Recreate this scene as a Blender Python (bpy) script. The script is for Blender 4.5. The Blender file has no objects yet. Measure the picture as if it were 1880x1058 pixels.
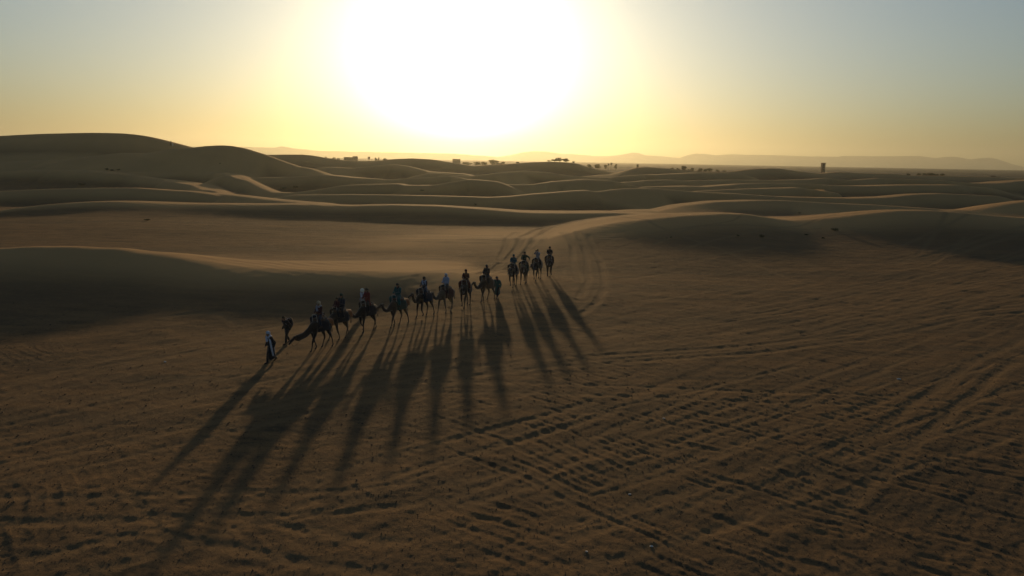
import bpy, bmesh, math, random
import numpy as np
from mathutils import Vector, Matrix, Quaternion
R = math.radians
random.seed(7); rng = np.random.default_rng(11)
S = bpy.context.scene
COL = S.collection

# ------------------------------------------------------------------ camera
H, PITCH, ROLL, F = 11.0, R(10.43), R(1.03), 1270.0
Fw = Vector((0, math.cos(PITCH), -math.sin(PITCH))); Wr = Vector((1, 0, 0)); Wu = Wr.cross(Fw)
RT = math.cos(ROLL)*Wr + math.sin(ROLL)*Wu
UP = -math.sin(ROLL)*Wr + math.cos(ROLL)*Wu
cd = bpy.data.cameras.new('camera'); cam = bpy.data.objects.new('camera', cd); COL.objects.link(cam)
M = Matrix((RT, UP, -Fw)).transposed().to_4x4(); M.translation = (0, 0, H)
cam.matrix_world = M
cd.sensor_width = 36; cd.lens = 36*F/1880; cd.clip_start = .2; cd.clip_end = 30000
S.camera = cam

# ------------------------------------------------------------------ light
SUN_EL, SUN_AZ = R(6.6), R(-4.2)            # azimuth from +Y, negative to the left
sd = Vector((math.sin(SUN_AZ)*math.cos(SUN_EL), math.cos(SUN_AZ)*math.cos(SUN_EL), math.sin(SUN_EL)))
sl = bpy.data.lights.new('sun', 'SUN'); sl.energy = 4.5; sl.angle = R(1.3); sl.color = (1, .65, .31)
so = bpy.data.objects.new('sun', sl); COL.objects.link(so)
so.rotation_euler = sd.to_track_quat('Z', 'Y').to_euler()
W = bpy.data.worlds.new('World'); S.world = W; W.use_nodes = True
wt = W.node_tree; wt.nodes.clear(); N = wt.nodes.new; K = wt.links.new
def wm(op, a, b=None, c=None):
    n = N('ShaderNodeMath'); n.operation = op
    for i, v in enumerate((a, b, c)):
        if v is None: continue
        if isinstance(v, (int, float)): n.inputs[i].default_value = v
        else: K(v, n.inputs[i])
    return n.outputs[0]
sky = N('ShaderNodeTexSky'); sky.sky_type = 'NISHITA'; sky.sun_disc = False
sky.sun_elevation = SUN_EL; sky.sun_rotation = SUN_AZ
sky.altitude = 700; sky.air_density = 1.0; sky.dust_density = .8; sky.ozone_density = 2.0
tc = N('ShaderNodeTexCoord')
dt = N('ShaderNodeVectorMath'); dt.operation = 'DOT_PRODUCT'; K(tc.outputs['Generated'], dt.inputs[0]); dt.inputs[1].default_value = sd
ang = wm('ARCCOSINE', wm('MINIMUM', wm('MAXIMUM', dt.outputs['Value'], -1.0), 1.0))   # radians from the sun
g1 = wm('MULTIPLY', wm('EXPONENT', wm('MULTIPLY', ang, -1/ R(2.9))), 11.0)       # dusty aureole
g2 = wm('MULTIPLY', wm('EXPONENT', wm('MULTIPLY', ang, -1/ R(17.0))), .60)
b1 = N('ShaderNodeBackground'); K(sky.outputs[0], b1.inputs[0]); b1.inputs[1].default_value = .084
b2 = N('ShaderNodeBackground'); b2.inputs[0].default_value = (1, .93, .74, 1); K(g1, b2.inputs[1])
b3 = N('ShaderNodeBackground'); b3.inputs[0].default_value = (.97, .93, .64, 1); K(g2, b3.inputs[1])
a1 = N('ShaderNodeAddShader'); K(b1.outputs[0], a1.inputs[0]); K(b2.outputs[0], a1.inputs[1])
a2 = N('ShaderNodeAddShader'); K(a1.outputs[0], a2.inputs[0]); K(b3.outputs[0], a2.inputs[1])
# dust band low over the desert dims the sky towards the horizon, all the way round
sx = N('ShaderNodeSeparateXYZ'); K(tc.outputs['Generated'], sx.inputs[0])
el = wm('ARCSINE', wm('MINIMUM', wm('MAXIMUM', sx.outputs['Z'], 0.0), 1.0))
band = wm('EXPONENT', wm('MULTIPLY', el, -1/R(4.5)))
mxn = N('ShaderNodeMix'); mxn.data_type = 'RGBA'; K(band, mxn.inputs[0]); mxn.inputs[6].default_value = (1, 1, 1, 1); mxn.inputs[7].default_value = (.20, .22, .16, 1)
for n_, src in ((b1, sky.outputs[0]), (b2, (1, .93, .74, 1)), (b3, (.97, .93, .64, 1))):
    mu = N('ShaderNodeMix'); mu.data_type = 'RGBA'; mu.blend_type = 'MULTIPLY'; mu.inputs[0].default_value = 1.0
    if n_ is b2: mu.inputs[0].default_value = .55
    K(mxn.outputs[2], mu.inputs[7])
    if isinstance(src, tuple): mu.inputs[6].default_value = src
    else: K(src, mu.inputs[6])
    K(mu.outputs[2], n_.inputs[0])
wo = N('ShaderNodeOutputWorld'); K(a2.outputs[0], wo.inputs[0])
S.view_settings.view_transform = 'Standard'; S.view_settings.look = 'None'
S.view_settings.exposure = 0; S.view_settings.gamma = 1; S.view_settings.use_curve_mapping = False
S.render.engine = 'CYCLES'
S.cycles.max_bounces = 6; S.cycles.volume_bounces = 1; S.cycles.diffuse_bounces = 2

# ------------------------------------------------------------------ geometry of the view
rt, up, fw = np.array(RT), np.array(UP), np.array(Fw)
def ray(px, py):
    px, py = np.asarray(px, float), np.asarray(py, float)
    u = (px-940)/F; v = (529-py)/F
    return fw + u[..., None]*rt + v[..., None]*up
def at_depth(px, py, Y):
    d = ray(px, py); t = np.asarray(Y, float)/d[..., 1]
    return d[..., 0]*t, np.asarray(Y, float)+0*t, H + d[..., 2]*t
def on_ground(px, py, z=0.0):
    d = ray(px, py); t = (z-H)/d[..., 2]
    return d[..., 0]*t, d[..., 1]*t

# ------------------------------------------------------------------ noise
def hash2(ix, iy, seed):
    h = (ix.astype(np.int64)*374761393 + iy.astype(np.int64)*668265263 + seed*1274126177) & 0x7fffffff
    h = ((h ^ (h >> 13))*1274126177) & 0x7fffffff
    return ((h ^ (h >> 16)) & 0xffff)/65535.0
def vnoise(x, y, seed=0):
    ix = np.floor(x); iy = np.floor(y); fx = x-ix; fy = y-iy
    fx = fx*fx*fx*(fx*(fx*6-15)+10); fy = fy*fy*fy*(fy*(fy*6-15)+10)
    a = hash2(ix, iy, seed); b = hash2(ix+1, iy, seed); c = hash2(ix, iy+1, seed); d = hash2(ix+1, iy+1, seed)
    return (a+(b-a)*fx + (c-a)*fy + (a-b-c+d)*fx*fy)*2-1
def fbm(x, y, oct=3, seed=0):
    s = 0; a = 1; t = 0
    for o in range(oct):
        s = s + a*vnoise(x*2**o+17*o, y*2**o-9*o, seed+o); t += a; a *= .5
    return s/t
def sstep(a, b, x):
    t = np.clip((x-a)/(b-a), 0, 1); return t*t*(3-2*t)

# ------------------------------------------------------------------ dunes: crests with their own place, height and width
# (crest points as seen from the drone with the distance of each), near width, far width, crest rounding
RIDGES = [
 # near left dune
 ([(-500,470,55),(-200,455,57),(0,456,58),(60,453,58.5),(140,453,59),(180,456,59.5),(220,456,60),(260,462,60.5),(320,466,61),(380,474,61.5),(430,480,62),(480,483,62.5),(600,484,64),(700,484,66),(790,485,68),(850,487.5,70),(905,491,71.5)], (22, 9), 14, (.5, 3.0), 8),
 # long low dune across the middle
 ([(-500,410,106),(-200,396,114),(0,387,122),(50,380,127),(102,374,132),(179,370,137),(230,370,141),(332,374,140),(440,375,139),(562,375,138),(636,378,137),(709,376,137),(807,378,135),(900,384,133),(960,389,131),(1040,390,131),(1120,389,131),(1180,392,132),(1215,396,133)], 13, 30, 1.6, 16),
 # right dune
 ([(1000,431,101),(1060,415,106),(1120,403,109),(1180,397,111),(1240,393,112),(1320,391,112),(1370,393,113),(1410,400,114),(1440,404,115),(1480,402,115),(1540,396,115),(1600,389,114),(1640,386,114),(1700,386,113),(1760,391,112),(1820,396,112),(1880,400,111),(2100,406,108),(2400,420,105)], 26, 34, 1.6, 20),
 ([(1775,386,158),(1830,376,160),(1880,369,162),(2000,362,164),(2200,366,164)], 34, 30, 3, 25),
 ([(1200,386,150),(1240,376,156),(1300,369,160),(1370,367,164),(1440,368,166),(1520,373,168),(1600,376,168),(1680,381,166),(1740,385,164)], 30, 30, 3, 20),
 ([(-400,362,172),(0,351,178),(90,347,182),(180,345,184),(255,345,184),(330,350,184)], 16, 26, 2.4, 24),
 ([(-500,326,290),(0,314,300),(128,313,300),(191,314,296),(237,320,285),(281,327,270),(332,332,252),(378,339,234),(393,345,218),(408,356,188),(440,359,178),(489,365,168),(562,372,155)], 16, 30, 2.2, 16),
 ([(440,322,252),(464,335,226),(484,345,206),(504,353,194),(538,354,190),(587,348,198),(636,340,212),(685,338,222),(738,337,230),(751,340,228),(795,340,230),(831,334,240),(866,329,252),(900,332,250)], 18, 28, 2.4, 14),
 ([(545,358,180),(636,357,184),(734,358,184),(831,360,182),(900,362,180),(937,360,184),(975,356,190),(1013,353,195),(1050,350,199),(1074,349,201),(1092,352,203),(1100,360,203)], 16, 26, 2.2, 12),
 ([(1094,352,198),(1141,346.5,206),(1192,346,212),(1240,349,210),(1268,352,208),(1340,355,204),(1426,360.6,200),(1541,363,192),(1613,361,192),(1670,356,196),(1713,355,200),(1790,358,200)], 18, 28, 2.2, 14),
 ([(212,317,312),(357,316,312),(408,316,308),(440,321,288),(455,327,270),(489,326,276),(538,325,284),(611,321,300),(660,326,290),(709,330,280),(782,326,296),(831,323,308),(858,329,300)], 18, 30, 2.6, 16),
 ([(830,339,246),(886,338,250),(940,339,254),(975,339,256),(1013,333,266),(1069,329,276),(1115,331,274),(1150,338,262),(1170,344,250)], 18, 30, 2.6, 14),
 ([(1166,344,262),(1210,342,270),(1258,341,278),(1284,342,280),(1340,338,292),(1400,336,298),(1455,336,300),(1495,339,292),(1560,341,290),(1640,339,296),(1742,339,300),(1800,344,292)], 18, 30, 2.6, 16),
 ([(1284,351,236),(1340,348,242),(1400,345.5,248),(1455,344,254),(1500,348,250),(1527,355,236)], 16, 26, 2.4, 10),
 ([(800,318,345),(860,324,330),(929,316,365),(962,314,370),(1010,317,360),(1040,322,345),(1074,325,336),(1115,326,334),(1166,321.5,352),(1230,319,366),(1268,317,378),(1340,318,378)], 20, 34, 3, 20),
 ([(1160,334,300),(1187,331,310),(1228,330,316),(1258,332,312),(1340,330,322),(1420,331,324),(1484,329,332),(1515,327,338),(1561,331,326),(1613,327,340),(1700,330,330),(1760,336,318),(1800,335.5,322),(1828,333,330),(1880,330,342),(2100,336,340)], 20, 30, 3, 18),
 ([(540,314,370),(580,309,385),(611,307,392),(650,309,388),(690,304,400),(721,301.5,410),(750,305,400),(790,315,365),(840,318,355)], 30, 34, 3, 20),
 ([(-200,305,335),(0,300,335),(80,296,335),(153,293,335),(200,294,330),(300,300,320)], 30, 40, 4, 25),
 # big dunes on the skyline at the left
 ([(-900,275,420),(-500,262,395),(-200,256,385),(0,250,375),(77,246,372),(160,244,370),(200,244.3,370),(235,245.5,370),(270,250,371),(310,260,375),(350,271,380),(390,284,385)], 62, 80, 7, 40),
 ([(110,297,318),(150,289,322),(225,281,326),(273,281.5,326),(319,274,330),(350,272,332),(380,268.5,332),(408,267,332),(425,268,332),(447,272,332),(470,279,332),(489,285,332),(513,294,334),(550,307,338)], 44, 50, 5, 20),
 ([(450,290,470),(486,284.5,470),(520,284,470),(557,284,470),(576,286,470),(599,290.5,470),(636,295,472),(665,296,474),(694,295.5,476),(726,292,478),(758,291,478),(795,293,476),(831,299,470),(868,305,462),(900,303,470),(937,301,478),(970,298.5,484),(1013,297,486),(1035,298,486),(1059,300.5,484),(1085,309,470),(1136,318,440)], 60, 60, 6, 30),
 ([(1120,321,415),(1141,316,420),(1160,310,424),(1179,306.5,426),(1217,309,426),(1260,313,422),(1294,315.5,420),(1340,315.5,424),(1370,311.5,430),(1397,309.5,432),(1426,309,432),(1455,314,428),(1501,319,418),(1525,316.5,440),(1541,315.5,442),(1564,317.5,440),(1613,319,436),(1642,318.5,438),(1662,322,430),(1742,323,440),(1828,325,440),(1880,328,430),(2200,334,430)], 46, 50, 5, 24),
]
RD = []
for pts, wn, wf, rr, tap in RIDGES:
    a = np.array(pts, float); x, Y, z = at_depth(a[:, 0], a[:, 1], a[:, 2])
    o = np.argsort(x); x, Y, z = x[o], Y[o], z[o]
    xs = np.linspace(x[0], x[-1], 400)
    def sm(v):
        w = np.interp(xs, x, v); k = np.hanning(15); k /= k.sum()
        return np.convolve(np.pad(w, 7, mode='reflect', reflect_type='odd'), k, 'valid')
    RD.append((xs, sm(Y), sm(z), wn, wf, rr, tap))
    # print(' '.join('%.1f' % q for q in z))

def base_height(x, y):
    r = np.hypot(x, y)
    b = 1.1*fbm(x/90+3, y/70, 3, 5)*sstep(130, 230, y)*(1-sstep(600, 900, r)) + 1.2*sstep(200, 420, y)
    b = b - 3.4*sstep(138, 172, y) + 2.4*sstep(330, 420, y) + 3*sstep(520, 900, r) + 4*sstep(1500, 5000, r)
    b = b + .25*fbm(x/30, y/30, 2, 31)*sstep(20, 60, r)*(1-sstep(600, 900, r))
    behind = sstep(10, -60, y)
    b = b + behind*(3*(1-np.abs(fbm(x/110, y/60+5, 3, 77)))**2 - 1.5)*(1-sstep(600, 900, r))*sstep(40, 120, r)
    return b
def height(x, y, fine=True):
    b = base_height(x, y); h = b.copy(); dune = np.zeros_like(h); clean_lit = np.zeros_like(h)
    wob = 1.6*vnoise(x/38, y/38, 91)
    for xs, Yc, Zc, wn, wf, rr, tap in RD:
        m = (x > xs[0]-3*tap) & (x < xs[-1]+3*tap) & (y > Yc.min()-np.max(wn)*1.6-4) & (y < Yc.max()+wf*1.5+4)
        if not m.any(): continue
        X = x[m]; s = y[m]-np.interp(X, xs, Yc); zc = np.interp(X, xs, Zc); bb = b[m]
        over = np.maximum(np.maximum(xs[0]-X, X-xs[-1]), 0)
        rr = max(rr*.5, .015*Yc.mean()) if not isinstance(rr, tuple) else rr; rf = (.05 if Yc.mean() > 100 else .022)*Yc.mean(); ym = Yc.mean()
        amp = np.maximum(zc-bb, 0)*np.exp(-(over/tap)**2)
        u01 = np.clip((X-xs[0])/(xs[-1]-xs[0]), 0, 1)
        if isinstance(wn, tuple): wn = wn[0]+(wn[1]-wn[0])*sstep(.25, .85, u01)
        if isinstance(rr, tuple): rr = rr[0]+(rr[1]-rr[0])*sstep(.3, .85, u01)
        Lm = 7*sstep(.45, .9, u01) + .3 if isinstance(rr, np.ndarray) else (1.5 if ym < 125 else 1.2 if ym < 140 else .036*ym)
        if 125 < ym < 140: Lm = Lm + 3*sstep(.62, .9, u01)
        elif ym < 125 and not isinstance(rr, np.ndarray): Lm = Lm + 7*(1-sstep(.1, .3, u01))
        elif ym > 140: Lm = Lm*(.15+.85*sstep(-.25, .35, vnoise(X/34+ym, X*0, 29)))
        if wf >= 50: Lm = Lm*.12
        tilt = (.3 if ym < 80 else .5)*np.clip(H-zc, 0, 20)/Yc.mean()*(0 if wf >= 50 else 1); zc = zc + tilt*np.clip(-s, 0, Lm); amp = np.maximum(zc-bb, 0)*np.exp(-(over/tap)**2)
        sb = np.minimum(s+Lm, 0)
        d = np.where(s < 0, np.sqrt(sb*sb+rr*rr)-rr, 0)
        tn = d/(wn*(1+.12*vnoise(X/25, Yc[0]+0*X, 7)))
        e = np.where(s > 0, np.sqrt(s*s+rf*rf)-rf, 0); tf = e/wf
        pn = np.where(tn < 1.25, np.maximum(1-tn/1.25, 0)**1.9, 0); pf = np.maximum(1-tf/1.25, 0)**1.7
        p = np.where(s < 0, pn, pf)
        hh = bb + amp*p
        cur = h[m]
        k = .25
        mx = np.maximum(cur, hh); dd = np.abs(cur-hh)
        h[m] = mx + k*.25*np.maximum(1-dd/k, 0)**2*sstep(0, .3, amp*p)
        clean_lit[m] = np.maximum(clean_lit[m], sstep(.35, .9, p)*sstep(.05, .4, amp)*np.where(s < 0, 1, 1-sstep(.08*wf, .4*wf, s)))  # pale sand on crest tops only: paints sunlit rims, keeps shaded faces darker
        dune[m] = np.maximum(dune[m], np.clip(amp*p/.7, 0, 1)*np.where(s < 0, 1, 1-sstep(.12*wf, .5*wf, s))*(1 if Yc.mean() < 150 else 1))
    return h, dune, clean_lit

# ------------------------------------------------------------------ tyre tracks and footpaths pressed into the flat
TR = []
def tr(pts, w=.16, d=.03, pair=False): TR.append((pts, w, d, pair))
tr([(0,715),(70,697),(165,671),(270,648),(360,626),(430,612),(500,600),(600,580)], .22, .05)
tr([(0,745),(100,704),(229,671),(356,646),(452,626),(560,606),(650,590)], .2, .05)
tr([(303,589),(346,582),(399,581),(439,599)], .3, .05)
for i in range(13):
    t = i/12; j = random.uniform(-8, 8)
    tr([(-60,735+170*t+j),(180,680+175*t+j),(420,630+165*t+j*1.2),(640,590+150*t),(860,560+140*t-j)], random.uniform(.1,.3), random.uniform(.018,.045))
tr([(-60,939),(0,939),(226,940),(346,931),(598,925),(760,905)], .2, .06, True)
tr([(-60,966),(0,966),(240,961),(330,955)], .25, .05)
tr([(241,908),(270,945),(301,987)], .2, .06)
tr([(60,1058),(211,1025),(357,982),(480,938),(598,895),(760,840),(940,790),(1100,745)], .22, .06, True)
tr([(346,967),(450,985),(598,1015),(720,1030)], .22, .06, True)
tr([(560,910),(649,859),(760,815)], .16, .04); tr([(540,960),(649,927),(814,861),(930,812)], .2, .05)
tr([(800,930),(920,889),(1050,825),(1164,773),(1300,715)], .22, .06)
tr([(841,912),(1044,859),(1240,795),(1420,735),(1600,672)], .22, .05, True)
tr([(939,799),(1080,762),(1240,728),(1450,672)], .2, .05)
tr([(700,712),(912,714),(1080,716),(1240,722),(1430,728),(1616,739),(1960,760)], .2, .055, True)
tr([(830,690),(1000,668),(1240,652),(1460,632),(1598,610),(1742,578),(1880,566),(2000,560)], .3, .07, True)
for i in range(15):
    t = i/14; j = random.uniform(-6, 6)
    tr([(1060,610+70*t+j),(1250,585+85*t+j),(1450,548+95*t+j),(1650,508+100*t),(1880,468+98*t-j),(2050,440+95*t)], random.uniform(.1,.3), random.uniform(.018,.045))
for i in range(7):
    t = i/6; j = random.uniform(-15, 15)
    tr([(1000+60*t,860+170*t+j),(1250,790+185*t+j),(1480,715+185*t),(1700,640+190*t+j),(1900,575+190*t)], random.uniform(.12,.25), random.uniform(.015,.05), i % 3 == 0)
tr([(1500,930),(1570,870),(1640,815),(1720,735),(1790,680),(1900,620)], .3, .07, True)
tr([(1050,416),(1010,420),(985,426),(960,440),(946,463),(917,492),(880,515)], .5, 0.240); tr([(1045,420),(1021,423),(990,436),(972,460),(950,482)], .5, 0.240)
tr([(950,432),(932,449),(915,483)], .5, 0.192); tr([(1000,428),(972,437),(955,458),(935,482)], .35, 0.13)
tr([(1032,440),(1050,460),(1047,482),(1060,520)], .35, 0.13); tr([(1060,445),(1073,472),(1078,518),(1058,550)], .35, 0.13)
tr([(1080,450),(1096,478),(1107,512),(1101,547),(1081,567),(1060,580)], .35, 0.14)

tr([(880,540),(1020,560),(1200,552),(1400,520)], .2, .04); tr([(1130,420),(1200,445),(1330,470),(1480,520)], .25, .05)
for i in range(7):
    tr([(900-12*i,495+4*i),(850-16*i,506+6*i),(780-20*i,522+8*i)], .3, .05)
for i in range(6):
    j = random.uniform(-5,5)
    tr([(300+60*i,418+3*i+j),(520+50*i,424+5*i),(760+30*i,432+4*i+j),(930,440+3*i)], .4, .05)
for i in range(16):
    x0 = random.uniform(1080, 1800); y0 = random.uniform(450, 560)
    tr([(x0,y0),(x0+random.uniform(60,150),y0-random.uniform(5,22)),(x0+random.uniform(180,330),y0-random.uniform(20,55))], random.uniform(.15,.35), random.uniform(.03,.06))

def track_field(th, r, x, y):
    """depth of all ruts at the grid points; ruts are stamped only on the grid cells round them"""
    out = np.zeros(x.shape); wear = np.zeros(x.shape)
    nt, nr = x.shape
    for pts, w, d, pair in TR:
        a = np.array(pts, float); gx, gy = on_ground(a[:, 0], a[:, 1])
        L = np.r_[0, np.cumsum(np.hypot(np.diff(gx), np.diff(gy)))]
        n = max(8, int(L[-1]/1.2)); q = np.linspace(0, L[-1], n)
        cx = np.interp(q, L, gx); cy = np.interp(q, L, gy)
        k = np.hanning(9); k /= k.sum()
        if n > 12:
            cx = np.convolve(np.pad(cx, 4, mode='reflect', reflect_type='odd'), k, 'valid'); cy = np.convolve(np.pad(cy, 4, mode='reflect', reflect_type='odd'), k, 'valid')
        cx = cx + .25*vnoise(q/7, q*0+3, 13); cy = cy + .25*vnoise(q/6, q*0+9, 14)
        tx = np.gradient(cx); ty = np.gradient(cy); tl = np.hypot(tx, ty); nx = -ty/tl; ny = tx/tl
        for off in ((-.75, .75) if pair else (0,)):
            X = cx+nx*off; Y = cy+ny*off
            for i in range(n-1):
                ax, ay, bx, by = X[i], Y[i], X[i+1], Y[i+1]
                tt = np.arctan2([ax, bx], [ay, by]); rr_ = np.hypot([ax, bx], [ay, by]); m = 3.2*w
                t0, t1 = tt.min()-m/rr_.min(), tt.max()+m/rr_.min()
                i0, i1 = np.searchsorted(th, [t0, t1]); j0, j1 = np.searchsorted(r, [rr_.min()-m, rr_.max()+m])
                if i1 <= i0 or j1 <= j0 or ay < 4: continue
                sx = x[i0:i1, j0:j1]; sy = y[i0:i1, j0:j1]
                ex, ey = bx-ax, by-ay; l2 = ex*ex+ey*ey
                t = np.clip(((sx-ax)*ex+(sy-ay)*ey)/l2, 0, 1)
                dd = np.hypot(sx-ax-t*ex, sy-ay-t*ey)/w
                f = -np.exp(-dd*dd) + .45*np.exp(-((dd-1.7)/.6)**2)
                f *= d*(.55+.45*vnoise(q[i:i+1]/3.5, q[i:i+1]*0, 51)[0] + .3)
                o = out[i0:i1, j0:j1]
                out[i0:i1, j0:j1] = np.where(np.abs(f) > np.abs(o), f, o)
                wv = wear[i0:i1, j0:j1]; wear[i0:i1, j0:j1] = np.maximum(wv, np.exp(-(dd/1.6)**2))
    return out, wear

g0 = on_ground(np.array([1350., 1450.]), np.array([880., 912.])); rd = np.array([g0[0][1]-g0[0][0], g0[1][1]-g0[1][0]]); rd /= np.hypot(*rd)
g1_ = on_ground(np.array([200., 800.]), np.array([760., 640.])); td = np.array([g1_[0][1]-g1_[0][0], g1_[1][1]-g1_[1][0]]); td /= np.hypot(*td)
RIP_P = (-rd[1], rd[0])
def ripples(x, y):
    r = np.hypot(x, y)
    # wind ripples about a metre apart in broken patches
    a = x*rd[0]+y*rd[1]; p = x*RIP_P[0]+y*RIP_P[1]
    ph = p/.88 + .8*fbm(a/9, p/7, 2, 3) + .28*vnoise(a/1.6, p/1.3, 8)
    w = np.sin(2*np.pi*ph); w = 1.2*(1-np.abs(w))**1.3*np.sign(1)-.6+.4*w
    mask = sstep(-.3, .4, fbm(x/9+4, y/9, 3, 21) + .6*sstep(-7, 8, x - .25*(y-22)) + .25*(1-sstep(20, 30, r)) - .12)
    mask = mask*(1-sstep(48, 90, r))*(.15+.85*sstep(-.45, .45, vnoise(a/1.9, p/.8, 9)))
    z = .022*w*mask
    # second, finer set crossing it
    ph2 = (y*.98+x*.2)/.42 + .8*vnoise(x/1.5, y/1.5, 61)
    z = z + .004*np.sin(2*np.pi*ph2)*sstep(-.1, .5, vnoise(x/5, y/5, 62))*(1-sstep(30, 60, r))
    # lumps and streaks drawn out along the traffic
    A = x*td[0]+y*td[1]; P = -x*td[1]+y*td[0]
    near = 1-sstep(110, 170, r)
    z = z + near*(.020*fbm(A/9, P/.8, 2, 33) + .010*fbm(A/2.5, P/.35, 2, 36) + .008*fbm(x/1.1, y/1.1, 3, 41))
    z = z + near*.030*fbm(x/5.5, y/4.2, 1, 44)
    z = z + (1-sstep(35, 60, r))*.010*vnoise(x/.33, y/.33, 47)
    z = z + sstep(28, 55, r)*(1-sstep(150, 230, r))*(.016*vnoise(x/.6, y/1.0, 71) + .02*vnoise(x/1.7+y*.1, y/1.5, 72))
    z = z + (1-sstep(30, 48, r))*.008*vnoise(x/.15, y/.13, 81)
    return z

def mesh_grid(name, V, nt, nr, wrap):
    me = bpy.data.meshes.new(name)
    I = np.arange(nt*nr).reshape(nt, nr)
    a = I if wrap else I[:-1]; b = np.roll(I, -1, 0) if wrap else I[1:]
    q = np.stack([a[:, :-1], a[:, 1:], b[:, 1:], b[:, :-1]], -1).reshape(-1, 4)
    me.vertices.add(nt*nr); me.vertices.foreach_set('co', V.astype(np.float32).ravel())
    me.loops.add(q.size); me.loops.foreach_set('vertex_index', q.astype(np.int32).ravel())
    me.polygons.add(len(q)); me.polygons.foreach_set('loop_start', np.arange(0, q.size, 4, dtype=np.int32))
    me.polygons.foreach_set('loop_total', np.full(len(q), 4, np.int32))
    me.update(calc_edges=True)
    me.shade_smooth()
    return me
def attr(me, name, v):
    a = me.attributes.new(name, 'FLOAT', 'POINT'); a.data.foreach_set('value', np.asarray(v, np.float32).ravel())

# ------------------------------------------------------------------ materials
def nodes(name):
    m = bpy.data.materials.new(name); m.use_nodes = True; t = m.node_tree
    return m, t, t.nodes['Principled BSDF']
def simple(name, c, rough=.85, noise=.25, scale=6.0, sheen=0, bump=0.0):
    m, t, p = nodes(name)
    n = t.nodes.new('ShaderNodeTexNoise'); n.inputs['Scale'].default_value = scale; n.inputs['Detail'].default_value = 5
    g = t.nodes.new('ShaderNodeTexCoord'); t.links.new(g.outputs['Object'], n.inputs['Vector'])
    r = t.nodes.new('ShaderNodeMapRange'); r.inputs[1].default_value = .3; r.inputs[2].default_value = .7; r.inputs[3].default_value = 1-noise; r.inputs[4].default_value = 1+noise
    t.links.new(n.outputs['Fac'], r.inputs[0])
    mx = t.nodes.new('ShaderNodeVectorMath'); mx.operation = 'SCALE'; mx.inputs[0].default_value = c[:3]; t.links.new(r.outputs[0], mx.inputs['Scale'])
    t.links.new(mx.outputs[0], p.inputs['Base Color']); p.inputs['Roughness'].default_value = rough
    p.inputs['Specular IOR Level'].default_value = .25
    if sheen: p.inputs['Sheen Weight'].default_value = sheen
    if bump:
        b = t.nodes.new('ShaderNodeBump'); b.inputs['Strength'].default_value = bump; b.inputs['Distance'].default_value = .02
        t.links.new(n.outputs['Fac'], b.inputs['Height']); t.links.new(b.outputs[0], p.inputs['Normal'])
    return m
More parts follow.
